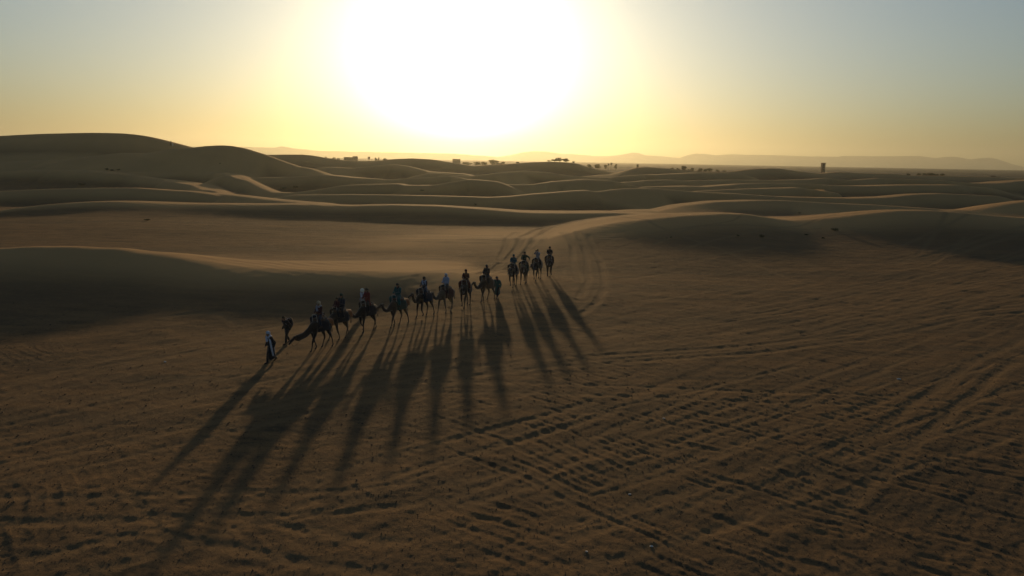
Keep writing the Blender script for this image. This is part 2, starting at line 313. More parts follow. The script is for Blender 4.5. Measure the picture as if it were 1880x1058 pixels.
def ground_material():
    m, t, p = nodes('sand'); L = t.links.new; A = t.nodes.new
    pos = A('ShaderNodeNewGeometry').outputs['Position']
    def noise(scale, det=4, vec=None, rough=.55):
        n = A('ShaderNodeTexNoise'); n.inputs['Scale'].default_value = scale; n.inputs['Detail'].default_value = det; n.inputs['Roughness'].default_value = rough
        L(vec or pos, n.inputs['Vector']); return n.outputs['Fac']
    def at(nm): n = A('ShaderNodeAttribute'); n.attribute_name = nm; return n.outputs['Fac']
    def mix(f, a, b):
        n = A('ShaderNodeMix'); n.data_type = 'RGBA'
        if isinstance(f, float): n.inputs[0].default_value = f
        else: L(f, n.inputs[0])
        for i, v in ((6, a), (7, b)):
            if isinstance(v, tuple): n.inputs[i].default_value = (*v, 1)
            else: L(v, n.inputs[i])
        return n.outputs[2]
    def rmp(v, a, b, c=0., d=1.):
        n = A('ShaderNodeMapRange'); L(v, n.inputs[0])
        for i, q in enumerate((a, b, c, d)): n.inputs[i+1].default_value = q
        return n.outputs[0]
    mp = A('ShaderNodeMapping'); mp.inputs['Rotation'].default_value = (0, 0, -math.atan2(td[1], td[0])); mp.inputs['Scale'].default_value = (.12, 1, 1); L(pos, mp.inputs['Vector'])
    streak = noise(1.1, 5, mp.outputs[0], .65)
    grit = mix(rmp(noise(.35, 6), .35, .65), (.100, .074, .046), (.180, .120, .066))      # gravelly flat
    grit = mix(rmp(streak, .42, .62), grit, (.210, .132, .066))
    mp2 = A('ShaderNodeMapping'); mp2.inputs['Rotation'].default_value = (0, 0, -math.atan2(td[1], td[0])*.4); mp2.inputs['Scale'].default_value = (.02, .16, 1); L(pos, mp2.inputs['Vector'])
    grit = mix(rmp(noise(1.0, 6, mp2.outputs[0], .7), .48, .60, 0, .6), grit, (.080, .069, .049))
    grit = mix(rmp(noise(5.5, 5, None, .7), .55, .68, 0, .75), grit, (.062, .053, .044))
    grit = mix(rmp(noise(16, 3, None, .6), .54, .66, 0, .55), grit, (.055, .048, .037))
    grit = mix(rmp(noise(2.1, 6, None, .7), .52, .66, 0, .5), grit, (.235, .148, .074))
    clean_lit = mix(rmp(noise(.06, 4), .3, .7), (.40, .245, .112), (.46, .28, .125))           # clean blown sand, its sunlit rim brightness painted into the colour
    c = mix(rmp(at('clean_lit'), .0, 1.0), mix(rmp(at('dune'), .1, .9, 0, .5), grit, (.185, .113, .060)), clean_lit)
    c = mix(rmp(at('wear'), .1, .9, 0, .45), c, (.225, .152, .080))
    scrub = mix(rmp(noise(.012, 6, None, .7), .42, .6), (.155, .125, .085), (.055, .062, .038))
    c = mix(at('plain'), c, scrub)
    L(c, p.inputs['Base Color']); p.inputs['Roughness'].default_value = 1; p.inputs['Specular IOR Level'].default_value = .03
    b = A('ShaderNodeBump'); b.inputs['Distance'].default_value = .2
    hgt = A('ShaderNodeMath'); hgt.operation = 'ADD'; L(noise(9, 6, None, .7), hgt.inputs[0]); L(noise(38, 3, None, .7), hgt.inputs[1])
    L(hgt.outputs[0], b.inputs['Height'])
    st = A('ShaderNodeMath'); st.operation = 'SUBTRACT'; st.inputs[0].default_value = .5; L(rmp(at('dune'), 0, 1, 0, .3), st.inputs[1]); L(st.outputs[0], b.inputs['Strength'])
    L(b.outputs[0], p.inputs['Normal'])
    return m

# ------------------------------------------------------------------ the ground
th = np.r_[np.linspace(-math.pi, -R(43), 50)[:-1], np.linspace(-R(43), R(43), 1050), np.linspace(R(43), math.pi, 50)[1:-1]]
r_ = np.r_[np.linspace(.3, 11, 22)[:-1], np.geomspace(11, 650, 1010)[:-1], np.geomspace(650, 15500, 100)]
TH, RR = np.meshgrid(th, r_, indexing='ij')
GX = np.sin(TH)*RR; GY = np.cos(TH)*RR
Z, dune, clean_lit = height(GX, GY)
ruts, wear = track_field(th, r_, GX, GY)
fade = 1-.6*np.clip(dune*1.2, 0, 1)
Z = Z + ripples(GX, GY)*fade + ruts*.31
Z = Z + dune*.02*np.sin(2*np.pi*((GX*.35+GY)/1.6 + .8*vnoise(GX/6, GY/6, 5)))*sstep(0, .4, vnoise(GX/22, GY/18, 15))
ground = bpy.data.objects.new('ground', mesh_grid('ground', np.stack([GX, GY, Z], -1), len(th), len(r_), True))
attr(ground.data, 'dune', dune); attr(ground.data, 'wear', wear); attr(ground.data, 'clean_lit', clean_lit)
attr(ground.data, 'plain', sstep(480, 640, RR+40*vnoise(GX/60, GY/60, 3))*(1-dune))
ground.data.materials.append(ground_material()); ground['kind'] = 'structure'; COL.objects.link(ground)
def ground_z(x, y):
    x = np.atleast_1d(np.asarray(x, float)); y = np.atleast_1d(np.asarray(y, float))
    t = np.arctan2(x, y); r = np.hypot(x, y)
    i = np.clip(np.searchsorted(th, t)-1, 0, len(th)-2); j = np.clip(np.searchsorted(r_, r)-1, 0, len(r_)-2)
    a = (t-th[i])/(th[i+1]-th[i]); b = (r-r_[j])/(r_[j+1]-r_[j])
    return Z[i, j]*(1-a)*(1-b)+Z[i+1, j]*a*(1-b)+Z[i, j+1]*(1-a)*b+Z[i+1, j+1]*a*b
def gz(x, y): return float(ground_z(x, y)[0])

# ------------------------------------------------------------------ far mountains
def mountains(name, pts, Y, depth, col, seed):
    a = np.array(pts, float); x, yy, z = at_depth(a[:, 0], a[:, 1], np.full(len(a), float(Y)))
    xs = np.arange(x[0], x[-1], 50.0); zc = np.interp(xs, x, z)
    zc = zc + 3*fbm(xs/120, xs*0, 3, seed)
    s = np.linspace(-1, 1, 60); XX, SS = np.meshgrid(xs, s, indexing='ij')
    prof = np.clip(1-np.abs(SS), 0, 1)**1.1
    gul = 1-.35*np.abs(fbm(XX/260, SS*2.2, 4, seed+2))*(1-np.clip(1-np.abs(SS)*1.0, 0, 1)**4)
    ZZ = -9+(zc[:, None]+9)*prof*gul
    YY = Y+SS*depth + 60*vnoise(XX/300, SS*0, seed+4)
    o = bpy.data.objects.new(name, mesh_grid(name, np.stack([XX, YY, ZZ], -1), len(xs), 60, False))
    o.data.materials.append(col); o['kind'] = 'structure'; COL.objects.link(o)
rock = simple('desert_rock', (.16, .125, .10), .95, .3, .01)
mountains('hills', [(1500-560*3,300),(-100,272),(200,268),(455,269.5),(477,270.5),(508,271),(514,268),(520,268.5),(538,272.5),(587,277),(685,279),(831,282),(900,287),(940,292)], 10500, 800, rock, 3)
mountains('mountains', [(780,290),(860,292),(900,290),(937,285),(958,280),(977,277.4),(1003,278),(1034,282.5),(1046,282),(1090,286),(1115,287),(1141,284),(1158,280.5),(1166,280),(1175,281.5),(1185,285),(1222,287),(1248,290),(1262,284.5),(1274,282),(1294,282.7),(1314,285),(1340,283),(1412,284.5),(1470,286.5),(1541,287.5),(1546,286),(1600,286.5),(1685,286),(1719,290),(1746,287),(1785,292.5),(1805,290),(1817,289),(1832,292),(1846,297),(1865,303),(1885,310),(1960,316),(2050,310),(2300,300),(2700,312)], 12000, 1000, rock, 9)

# ------------------------------------------------------------------ desert haze
def haze():
    bm = bmesh.new(); bmesh.ops.create_cube(bm, size=1)
    for v in bm.verts: v.co = Vector((v.co.x*32000, v.co.y*32000, (v.co.z+.5)*400-16))
    me = bpy.data.meshes.new('haze'); bm.to_mesh(me); o = bpy.data.objects.new('haze', me); COL.objects.link(o); o['kind'] = 'stuff'
    o['label'] = 'pale yellow desert dust haze hanging in the air'
    m = bpy.data.materials.new('haze'); m.use_nodes = True; t = m.node_tree; t.nodes.clear()
    v = t.nodes.new('ShaderNodeVolumePrincipled'); v.inputs['Color'].default_value = (.50, .52, .44, 1); v.inputs['Density'].default_value = 0.95e-4; v.inputs['Anisotropy'].default_value = .66
    u = t.nodes.new('ShaderNodeOutputMaterial'); t.links.new(v.outputs[0], u.inputs['Volume']); me.materials.append(m)
haze()

# ------------------------------------------------------------------ bodies: tapered tubes grown together into one skin
def tube(bm, pts, n=12, caps=True):
    """pts: (x, y, z, half width, half height); rings across the path, rounded ends"""
    P = [Vector(p[:3]) for p in pts]; rw = [p[3] for p in pts]; rh = [p[4] if len(p) > 4 else p[3] for p in pts]
    rings = []
    def ring(c, t, a, b):
        up_ = Vector((0, 0, 1)) if abs(t.z) < .85 else Vector((1, 0, 0))
        sd_ = t.cross(up_).normalized(); u = sd_.cross(t).normalized()
        return [bm.verts.new(c + sd_*a*math.cos(2*math.pi*k/n) + u*b*math.sin(2*math.pi*k/n)) for k in range(n)]
    T = []
    for i in range(len(P)):
        a = P[max(i-1, 0)]; b = P[min(i+1, len(P)-1)]; T.append((b-a).normalized())
    # keep the ring frame steady along the path
    ref = None
    for i in range(len(P)):
        t = T[i]
        if ref is None:
            up_ = Vector((0, 0, 1)) if abs(t.z) < .85 else Vector((1, 0, 0))
            sd_ = t.cross(up_).normalized()
        else: sd_ = (ref - t*ref.dot(t)).normalized()
        ref = sd_; u = sd_.cross(t).normalized()
        def mk(c, f): return [bm.verts.new(c + sd_*rw[i]*f*math.cos(2*math.pi*k/n) + u*rh[i]*f*math.sin(2*math.pi*k/n)) for k in range(n)]
        m = min(rw[i], rh[i])
        if i == 0 and caps:
            rings.append(mk(P[0]-t*m*.92, .35)); rings.append(mk(P[0]-t*m*.6, .78))
        rings.append(mk(P[i], 1))
        if i == len(P)-1 and caps:
            rings.append(mk(P[i]+t*m*.6, .78)); rings.append(mk(P[i]+t*m*.92, .35))
    for a, b in zip(rings, rings[1:]):
        for k in range(n): bm.faces.new((a[k], a[(k+1) % n], b[(k+1) % n], b[k]))
    bm.faces.new(rings[0][::-1]); bm.faces.new(rings[-1])
def spline(pts, k=4):
    """denser, smoother path through the same points"""
    a = np.array([list(p)+([p[3]] if len(p) == 4 else []) for p in pts], float); n = len(a)
    if n < 3: return [tuple(p) for p in a]
    out = []
    for i in range(n-1):
        p0, p1, p2, p3 = a[max(i-1, 0)], a[i], a[i+1], a[min(i+2, n-1)]
        for j in range(k):
            t = j/k
            out.append(tuple(.5*((2*p1)+(-p0+p2)*t+(2*p0-5*p1+4*p2-p3)*t*t+(-p0+3*p1-3*p2+p3)*t**3)))
    out.append(tuple(a[-1])); return out
TMP = bpy.data.collections.new('work'); COL.children.link(TMP)
def grow(name, tubes, voxel, smooth=3, ratio=.4, extra=None, rough=0.0, rs=8.0):
    bm = bmesh.new()
    for t in tubes: tube(bm, t)
    if extra: extra(bm)
    bmesh.ops.recalc_face_normals(bm, faces=bm.faces)
    me = bpy.data.meshes.new('tmp'); bm.to_mesh(me); bm.free()
    o = bpy.data.objects.new('tmp', me); TMP.objects.link(o)
    m = o.modifiers.new('r', 'REMESH'); m.mode = 'VOXEL'; m.voxel_size = voxel; m.use_smooth_shade = True
    m = o.modifiers.new('s', 'SMOOTH'); m.factor = .5; m.iterations = smooth
    if ratio < 1: m = o.modifiers.new('d', 'DECIMATE'); m.ratio = ratio
    dg = bpy.context.evaluated_depsgraph_get(); r = bpy.data.meshes.new_from_object(o.evaluated_get(dg)); r.name = name
    bpy.data.objects.remove(o); bpy.data.meshes.remove(me)
    if rough:
        n = len(r.vertices); co = np.empty(n*3, np.float32); r.vertices.foreach_get('co', co); co = co.reshape(-1, 3)
        nn = np.empty(n*3, np.float32); r.vertex_normals.foreach_get('vector', nn); nn = nn.reshape(-1, 3)
        d = fbm(co[:, 0]*rs+co[:, 2]*2, co[:, 1]*rs+co[:, 2]*1.7, 2, 5)*rough
        r.vertices.foreach_set('co', (co+nn*d[:, None]).ravel())
    r.shade_smooth(); return r
def child(name, me, mat, parent):
    o = bpy.data.objects.new(name, me); COL.objects.link(o); o.parent = parent
    if mat and not me.materials: me.materials.append(mat)
    return o
def empty(name, loc, rz, label, cat, group=None):
    o = bpy.data.objects.new(name, None); COL.objects.link(o); o.location = loc; o.rotation_euler = (0, 0, rz); o.empty_display_size = .2
    o['label'] = label; o['category'] = cat
    if group: o['group'] = group
    return o

CAMEL_MAT = [simple('camel_hair_tan', (.06, .042, .028), .9, .3, 9, .35, .4), simple('camel_hair_brown', (.020, .015, .012), .9, .3, 9, .35, .4), simple('camel_hair_pale', (.10, .075, .052), .9, .25, 9, .3, .4)]
def leg(side, front, ph):
    """ph: -1 (foot far back) .. 1 (foot far forward); lift when swinging"""
    sw, lift = ph
    f = .34*sw
    if front:
        return [(.46, side*.17, 1.42, .15, .19), (.46+.1*f, side*.19, 1.10, .095, .11), (.50+.62*f+.5*lift, side*.17, .60+.3*lift, .060, .066), (.47+.85*f-.1*lift, side*.165, .34+.4*lift, .036), (.47+f-.5*lift, side*.165, .12+.9*lift, .042), (.55+f-.55*lift, side*.165, .042+.85*lift, .075, .045)]
    return [(-.60, side*.15, 1.48, .17, .23), (-.46+.2*f, side*.18, 1.12, .115, .15), (-.66+.45*f, side*.165, .66+.2*lift, .058, .066), (-.66+.8*f-.3*lift, side*.16, .36+.3*lift, .036), (-.66+f-.45*lift, side*.16, .13+.7*lift, .042), (-.58+f-.45*lift, side*.16, .042+.65*lift, .073, .045)]
NECKS = {
 'up':   [(.60,0,1.44,.19,.25),(.82,0,1.32,.15,.19),(1.02,0,1.31,.12,.145),(1.18,0,1.45,.10,.12),(1.27,0,1.68,.090,.105),(1.30,0,1.86,.082,.10)],
 'mid':  [(.60,0,1.44,.19,.25),(.84,0,1.30,.15,.19),(1.08,0,1.24,.12,.145),(1.30,0,1.32,.10,.12),(1.44,0,1.50,.090,.105),(1.50,0,1.66,.082,.10)],
 'low':  [(.60,0,1.42,.19,.25),(.86,0,1.26,.16,.21),(1.12,0,1.13,.145,.20),(1.38,0,1.06,.135,.20),(1.60,0,1.03,.13,.21),(1.72,0,1.05,.12,.18)],
}
def camel_meshes(neck='up', gait=((1,0),(-1,0),(-.6,0),(.8,0)), turn=0.0, mat=0):
    nk = [list(p) for p in NECKS[neck]]
    for i, p in enumerate(nk): p[1] += turn*(i/5)**1.5*.5
    hx, hy, hz = nk[-1][:3]
    ca, sa = math.cos(turn*.9), math.sin(turn*.9)
    drop = {'up': .12, 'mid': .16, 'low': .30}[neck]
    def hd(x, y, z): return (hx+x*ca-y*sa, hy+x*sa+y*ca, hz+z)
    head = [(*hd(-.03,0,.02),.090,.10),(*hd(.12,0,.035),.088,.105),(*hd(.26,0,.0-drop*.25),.070,.088),(*hd(.38,0,-drop*.5),.056,.070),(*hd(.48,0,-drop*.85),.058,.066),(*hd(.53,0,-drop),.045,.050)]
    torso = [(.78,0,1.36,.13,.18),(.62,0,1.40,.22,.31),(.40,0,1.43,.27,.37),(.05,0,1.46,.31,.37),(-.30,0,1.51,.29,.31),(-.60,0,1.55,.23,.26),(-.82,0,1.50,.13,.19)]
    hump = [(-.06,0,1.62,.26,.40),(-.06,0,1.80,.19,.29),(-.07,0,1.94,.10,.15)]
    T = [spline(torso), spline(nk), head, hump]
    for (sd_, fr), g in zip(((1,1),(-1,1),(1,0),(-1,0)), gait): T.append(spline(leg(sd_, fr, g), 3))
    T += [[(*hd(-.05,.075,.085),.030,.022),(*hd(-.08,.105,.15),.016,.012)], [(*hd(-.05,-.075,.085),.030,.022),(*hd(-.08,-.105,.15),.016,.012)]]   # ears
    T += [[(*hd(.13,.06,.075),.030),(*hd(.18,.055,.07),.024)], [(*hd(.13,-.06,.075),.030),(*hd(.18,-.055,.07),.024)]]   # brows
    T += [[(.50,0,1.08,.10,.07),(.42,0,1.06,.09,.06)]]                                                                  # chest pad
    body = grow('camel_body', T, .024, 3, .45, None, .010, 9)
    tail = grow('camel_tail', [spline([(-.88,0,1.55,.035),(-.97,0,1.35,.024),(-.98,.02,1.12,.02),(-.97,.02,.98,.035),(-.96,.02,.86,.015)])], .013, 1, .5)
    return body, tail, hd, (hx, hy, hz)
def arch(x0, x1, zb, off, top, th=.03, nx=10, wav=.02, w0=.33):
    """cloth laid over the back: hangs down both sides to height zb"""
    bm = bmesh.new(); prof = []
    def width(x): return w0*(1-.25*abs(x)**1.6) + off
    def topz(x): return (top(x) if callable(top) else top) + off
    for lay in (0, th):
        g = []
        for i in range(nx+1):
            x = x0+(x1-x0)*i/nx; w = width(x)+lay; tz = topz(x)+lay; zc = 1.52
            row = []
            for s_ in (-1, 1):
                pass
            pts = []
            for j in range(5): z = zb+(zc-zb)*j/5; pts.append((-w-.015*(1-j/5)-wav*math.sin(i*1.9+j)*(1-j/5), z))
            for j in range(13): a = math.pi*j/12; pts.append((-w*math.cos(a), zc+(tz-zc)*math.sin(a)**.8))
            for j in range(4, -1, -1): z = zb+(zc-zb)*j/5; pts.append((w+.015*(1-j/5)+wav*math.sin(i*2.3+j+1)*(1-j/5), z))
            g.append([bm.verts.new((x, p[0], p[1])) for p in pts])
        prof.append(g)
    m = len(prof[0][0])
    for lay, g in enumerate(prof):
        for i in range(nx):
            for j in range(m-1):
                f = (g[i][j], g[i+1][j], g[i+1][j+1], g[i][j+1]); bm.faces.new(f if lay else f[::-1])
    a, b = prof
    for i in range(nx): bm.faces.new((a[i][0], b[i][0], b[i+1][0], a[i+1][0])); bm.faces.new((a[i][-1], a[i+1][-1], b[i+1][-1], b[i][-1]))
    for j in range(m-1): bm.faces.new((a[0][j], a[0][j+1], b[0][j+1], b[0][j])); bm.faces.new((a[-1][j], b[-1][j], b[-1][j+1], a[-1][j+1]))
    bmesh.ops.recalc_face_normals(bm, faces=bm.faces)
    me = bpy.data.meshes.new('cloth'); bm.to_mesh(me); bm.free(); me.shade_smooth(); return me
def htop(x): return 1.76 + .24*math.exp(-((x+.06)/.26)**2)
def wire(name, tubes, n=8):
    bm = bmesh.new()
    for t in tubes: tube(bm, t, n)
    bmesh.ops.recalc_face_normals(bm, faces=bm.faces)
    me = bpy.data.meshes.new(name); bm.to_mesh(me); bm.free(); me.shade_smooth(); return me
cloth = {k: simple('cloth_'+k, c, .95, .25, 14, .2, .3) for k, c in dict(black=(.018,.018,.022), navy=(.018,.024,.04), maroon=(.05,.013,.015), red=(.13,.012,.016), teal=(.012,.075,.078), blue=(.018,.065,.085), green=(.02,.045,.035), white=(.46,.48,.56), grey=(.22,.22,.26), beige=(.42,.33,.22), orange=(.24,.09,.028), brown=(.09,.055,.035), pale=(.24,.29,.40), cream=(.70,.66,.56)).items()}
steel = simple('bare_steel', (.35,.34,.33), .4, .1, 5); leather = simple('dark_leather', (.04,.028,.02), .6, .3, 12)
skin = simple('skin', (.24, .13, .085), .6, .12, 10)
hairm = simple('dark_hair', (.02, .015, .012), .7, .3, 20)
eye_me = wire('eye', [[(0,-.006,0,.013),(0,.006,0,.013)]], 6); eye_me.materials.append(simple('dark_eye', (.01,.01,.01), .2, 0, 3))

def camel(px, py, head, neck, gait, turn, matk, rug, rump, label, scale=.95):
    x, y = on_ground(np.array([float(px)]), np.array([float(py)])); x, y = float(x[0]), float(y[0])
    x2, y2 = on_ground(np.array([float(px)]), np.array([float(py)]), gz(x, y)); x, y = float(x2[0]), float(y2[0])
    rz = R(-90-head)
    e = empty('camel', (x, y, gz(x, y)-.015), rz, label, 'camel', 'camels walking in the caravan'); e.scale = (scale,)*3
    body, tail, hd, hp = camel_meshes(neck, gait, turn); m = CAMEL_MAT[matk]
    child('body', body, m, e); child('tail', tail, CAMEL_MAT[1], e)
    for s_ in (-1, 1):
        ey = child('eye', eye_me, None, e); ey.location = hd(.165, s_*.083, .045); ey.scale = (1.5,)*3
    child('saddle_blanket', arch(-.50, .42, 1.18 if rug != 'brown' else 1.05, .035, htop, .025, 12), cloth[rug], e)
    if rump: child('rump_blanket', arch(-.92, -.46, 1.36, .0, lambda q: 1.80-.10*abs(q+.5), .03, 6, .015, .30), cloth[rump], e)
    ring = [(-.06+.40*math.cos(a), .27*math.sin(a), 1.86+.03*math.cos(2*a), .085, .10) for a in np.linspace(0, 2*math.pi, 17)]
    child('saddle_pad', grow('saddle_pad', [ring, [(-.06,-.12,1.98,.14,.10),(-.06,.12,1.98,.14,.10)]], .02, 2, .4, None, .012, 12), cloth['brown'], e)
    child('saddle_handle', wire('handle', [spline([(.34,-.22,1.84,.016),(.37,-.2,2.1,.016),(.37,-.16,2.2,.016),(.37,.16,2.2,.016),(.37,.2,2.1,.016),(.34,.22,1.84,.016)], 3)]), steel, e)
    child('saddle_frame', wire('frame', [[(.36,s_*.30,1.62,.02),(-.5,s_*.30,1.66,.02)] for s_ in (-1, 1)]+[[(.36,s_*.30,1.6,.02),(.35,s_*.2,1.86,.02)] for s_ in (-1,1)]), steel, e)
    hx = hp
    def band(t, r, tilt=0): return [(*hd(t, r*math.cos(a), -.02-t*.25+r*1.15*math.sin(a)), .011) for a in np.linspace(0, 2*math.pi, 13)]
    child('halter', wire('halter', [band(.36, .072), band(.10, .112), [(*hd(.10, .1, 0), .01), (*hd(.36, .066, -.09), .01)], [(*hd(.10, -.1, 0), .01), (*hd(.36, -.066, -.09), .01)]], 6), cloth['maroon'], e)
    child('rein', wire('rein', [spline([(*hd(.36, -.07, -.12), .009), (*hd(.0, -.2, -.55), .009), (.55, -.34, 1.35, .009), (.35, -.22, 1.95, .009)], 6)], 6), cloth['black'], e)
    return e

# ------------------------------------------------------------------ people
def hand(w, d, side, fist=.6):
    """palm and five curled fingers; w wrist, d direction of the hand"""
    w = Vector(w); d = Vector(d).normalized(); across = d.cross(Vector((0, 0, 1)))
    if across.length < .2: across = Vector((1, 0, 0))
    across.normalize(); nrm = across.cross(d).normalized()*side
    T = [[(*w, .028, .020), (*(w+d*.05), .038, .017), (*(w+d*.09), .036, .016)]]
    for k, ln in enumerate((.062, .072, .068, .052)):
        b = w+d*.09+across*(k-1.5)*.020; c = b+d*ln*.5-nrm*ln*.25*fist; e = c+d*ln*.35*(1-fist)-nrm*ln*.5*fist
        T.append([(*b, .0095), (*c, .009), (*e, .0075)])
    b = w+d*.03-across*.03*side; T.append([(*b, .012), (*(b+d*.03-across*.02*side), .010), (*(b+d*.055-across*.02*side-nrm*.01), .0085)])
    return T
def person_mesh(J):
    """J: joints (metres, local, facing +X)"""
    V = lambda k: Vector(J[k])
    hp_, ch, nk, hd_ = V('pelvis'), V('chest'), V('neck'), V('head')
    up_ = (nk-hp_).normalized()
    T = [spline([(*(hp_-up_*.05), .145, .105), (*(hp_+up_*.08), .140, .105), (*(hp_.lerp(ch, .5)), .125, .095), (*ch, .155, .11), (*(ch.lerp(nk, .6)), .15, .09), (*nk, .06, .06)]),
         [(*nk, .055), (*(hd_-Vector((0, 0, .08))), .052)],
         [(*(hd_+Vector((0,0,-.055))), .066, .072), (*(hd_+Vector((.005,0,.0))), .076, .088), (*(hd_+Vector((-.005,0,.055))), .07, .082)],
         [(*(hd_+Vector((.04,0,-.085))), .04), (*(hd_+Vector((.07,0,-.085))), .028)],
         [(*(hd_+Vector((.088,0,.0))), .012), (*(hd_+Vector((.104,0,-.028))), .015)],
         [(*(hd_+Vector((.0,.078,-.01))), .012,.02), (*(hd_+Vector((-.012,.084,.0))), .010,.02)], [(*(hd_+Vector((.0,-.078,-.01))), .012,.02), (*(hd_+Vector((-.012,-.084,.0))), .010,.02)]]
    for s_, q in ((1, 'l'), (-1, 'r')):
        sh, el, wr = V(q+'sh'), V(q+'el'), V(q+'wr')
        T.append(spline([(*sh, .06), (*sh.lerp(el, .4), .048), (*el, .038), (*el.lerp(wr, .35), .038), (*wr, .026)], 3))
        T += hand(wr, wr-el, s_)
        h, k, a, t = V(q+'hip'), V(q+'kn'), V(q+'an'), V(q+'toe')
        T.append(spline([(*h, .092), (*h.lerp(k, .5), .078), (*k, .055), (*k.lerp(a, .35), .056), (*a, .036)], 3))
        T.append([(*(a+(a-t).normalized()*.03-Vector((0,0,.03))), .034, .03), (*(a.lerp(t, .5)-Vector((0,0,.012))), .040, .028), (*t, .036, .020)])
    return grow('person_body', T, .0095, 2, .35)
def walk_pose(step=1.0, lean=.03, bow=0.0):
    a = .30*step
    return dict(pelvis=(0,0,.93), chest=(lean,0,1.24), neck=(lean*1.6,0,1.46), head=(lean*2+.03+bow,0,1.60-bow*.3),
        lsh=(lean*1.5,.19,1.40), lel=(-.10,.25,1.13), lwr=(-.02,.24,.89), rsh=(lean*1.5,-.19,1.40), rel=(-.02,-.25,1.13), rwr=(.14,-.23,.93),
        lhip=(0,.09,.90), lkn=(a*.75,.10,.50), lan=(a,.10,.085), ltoe=(a+.16,.11,.035),
        rhip=(0,-.09,.90), rkn=(-a*.25,-.10,.49), ran=(-a*1.25,-.10,.15), rtoe=(-a*1.25+.13,-.11,.05))
def ride_pose(arms='rest', lean=0.0, turn=0.0):
    J = dict(pelvis=(0,0,.10), chest=(.02+lean,0,.40), neck=(.03+lean*1.5,0,.62), head=(.05+lean*1.7,turn,.765),
        lsh=(.02+lean*1.4,.18,.56), rsh=(.02+lean*1.4,-.18,.56), lhip=(.02,.10,.08), rhip=(.02,-.10,.08),
        lkn=(.33,.36,-.08), rkn=(.33,-.36,-.08), lan=(.25,.40,-.50), ran=(.25,-.40,-.50), ltoe=(.40,.43,-.55), rtoe=(.40,-.43,-.55))
    if arms == 'phone': J.update(lel=(.24,.22,.50), lwr=(.36,.06,.72), rel=(.24,-.22,.50), rwr=(.36,-.06,.72))
    elif arms == 'out': J.update(lel=(.02,.42,.42), lwr=(.20,.46,.28), rel=(.15,-.24,.32), rwr=(.36,-.12,.27))
    else: J.update(lel=(.10,.25,.32), lwr=(.34,.10,.27), rel=(.10,-.25,.32), rwr=(.34,-.10,.27))
    return J
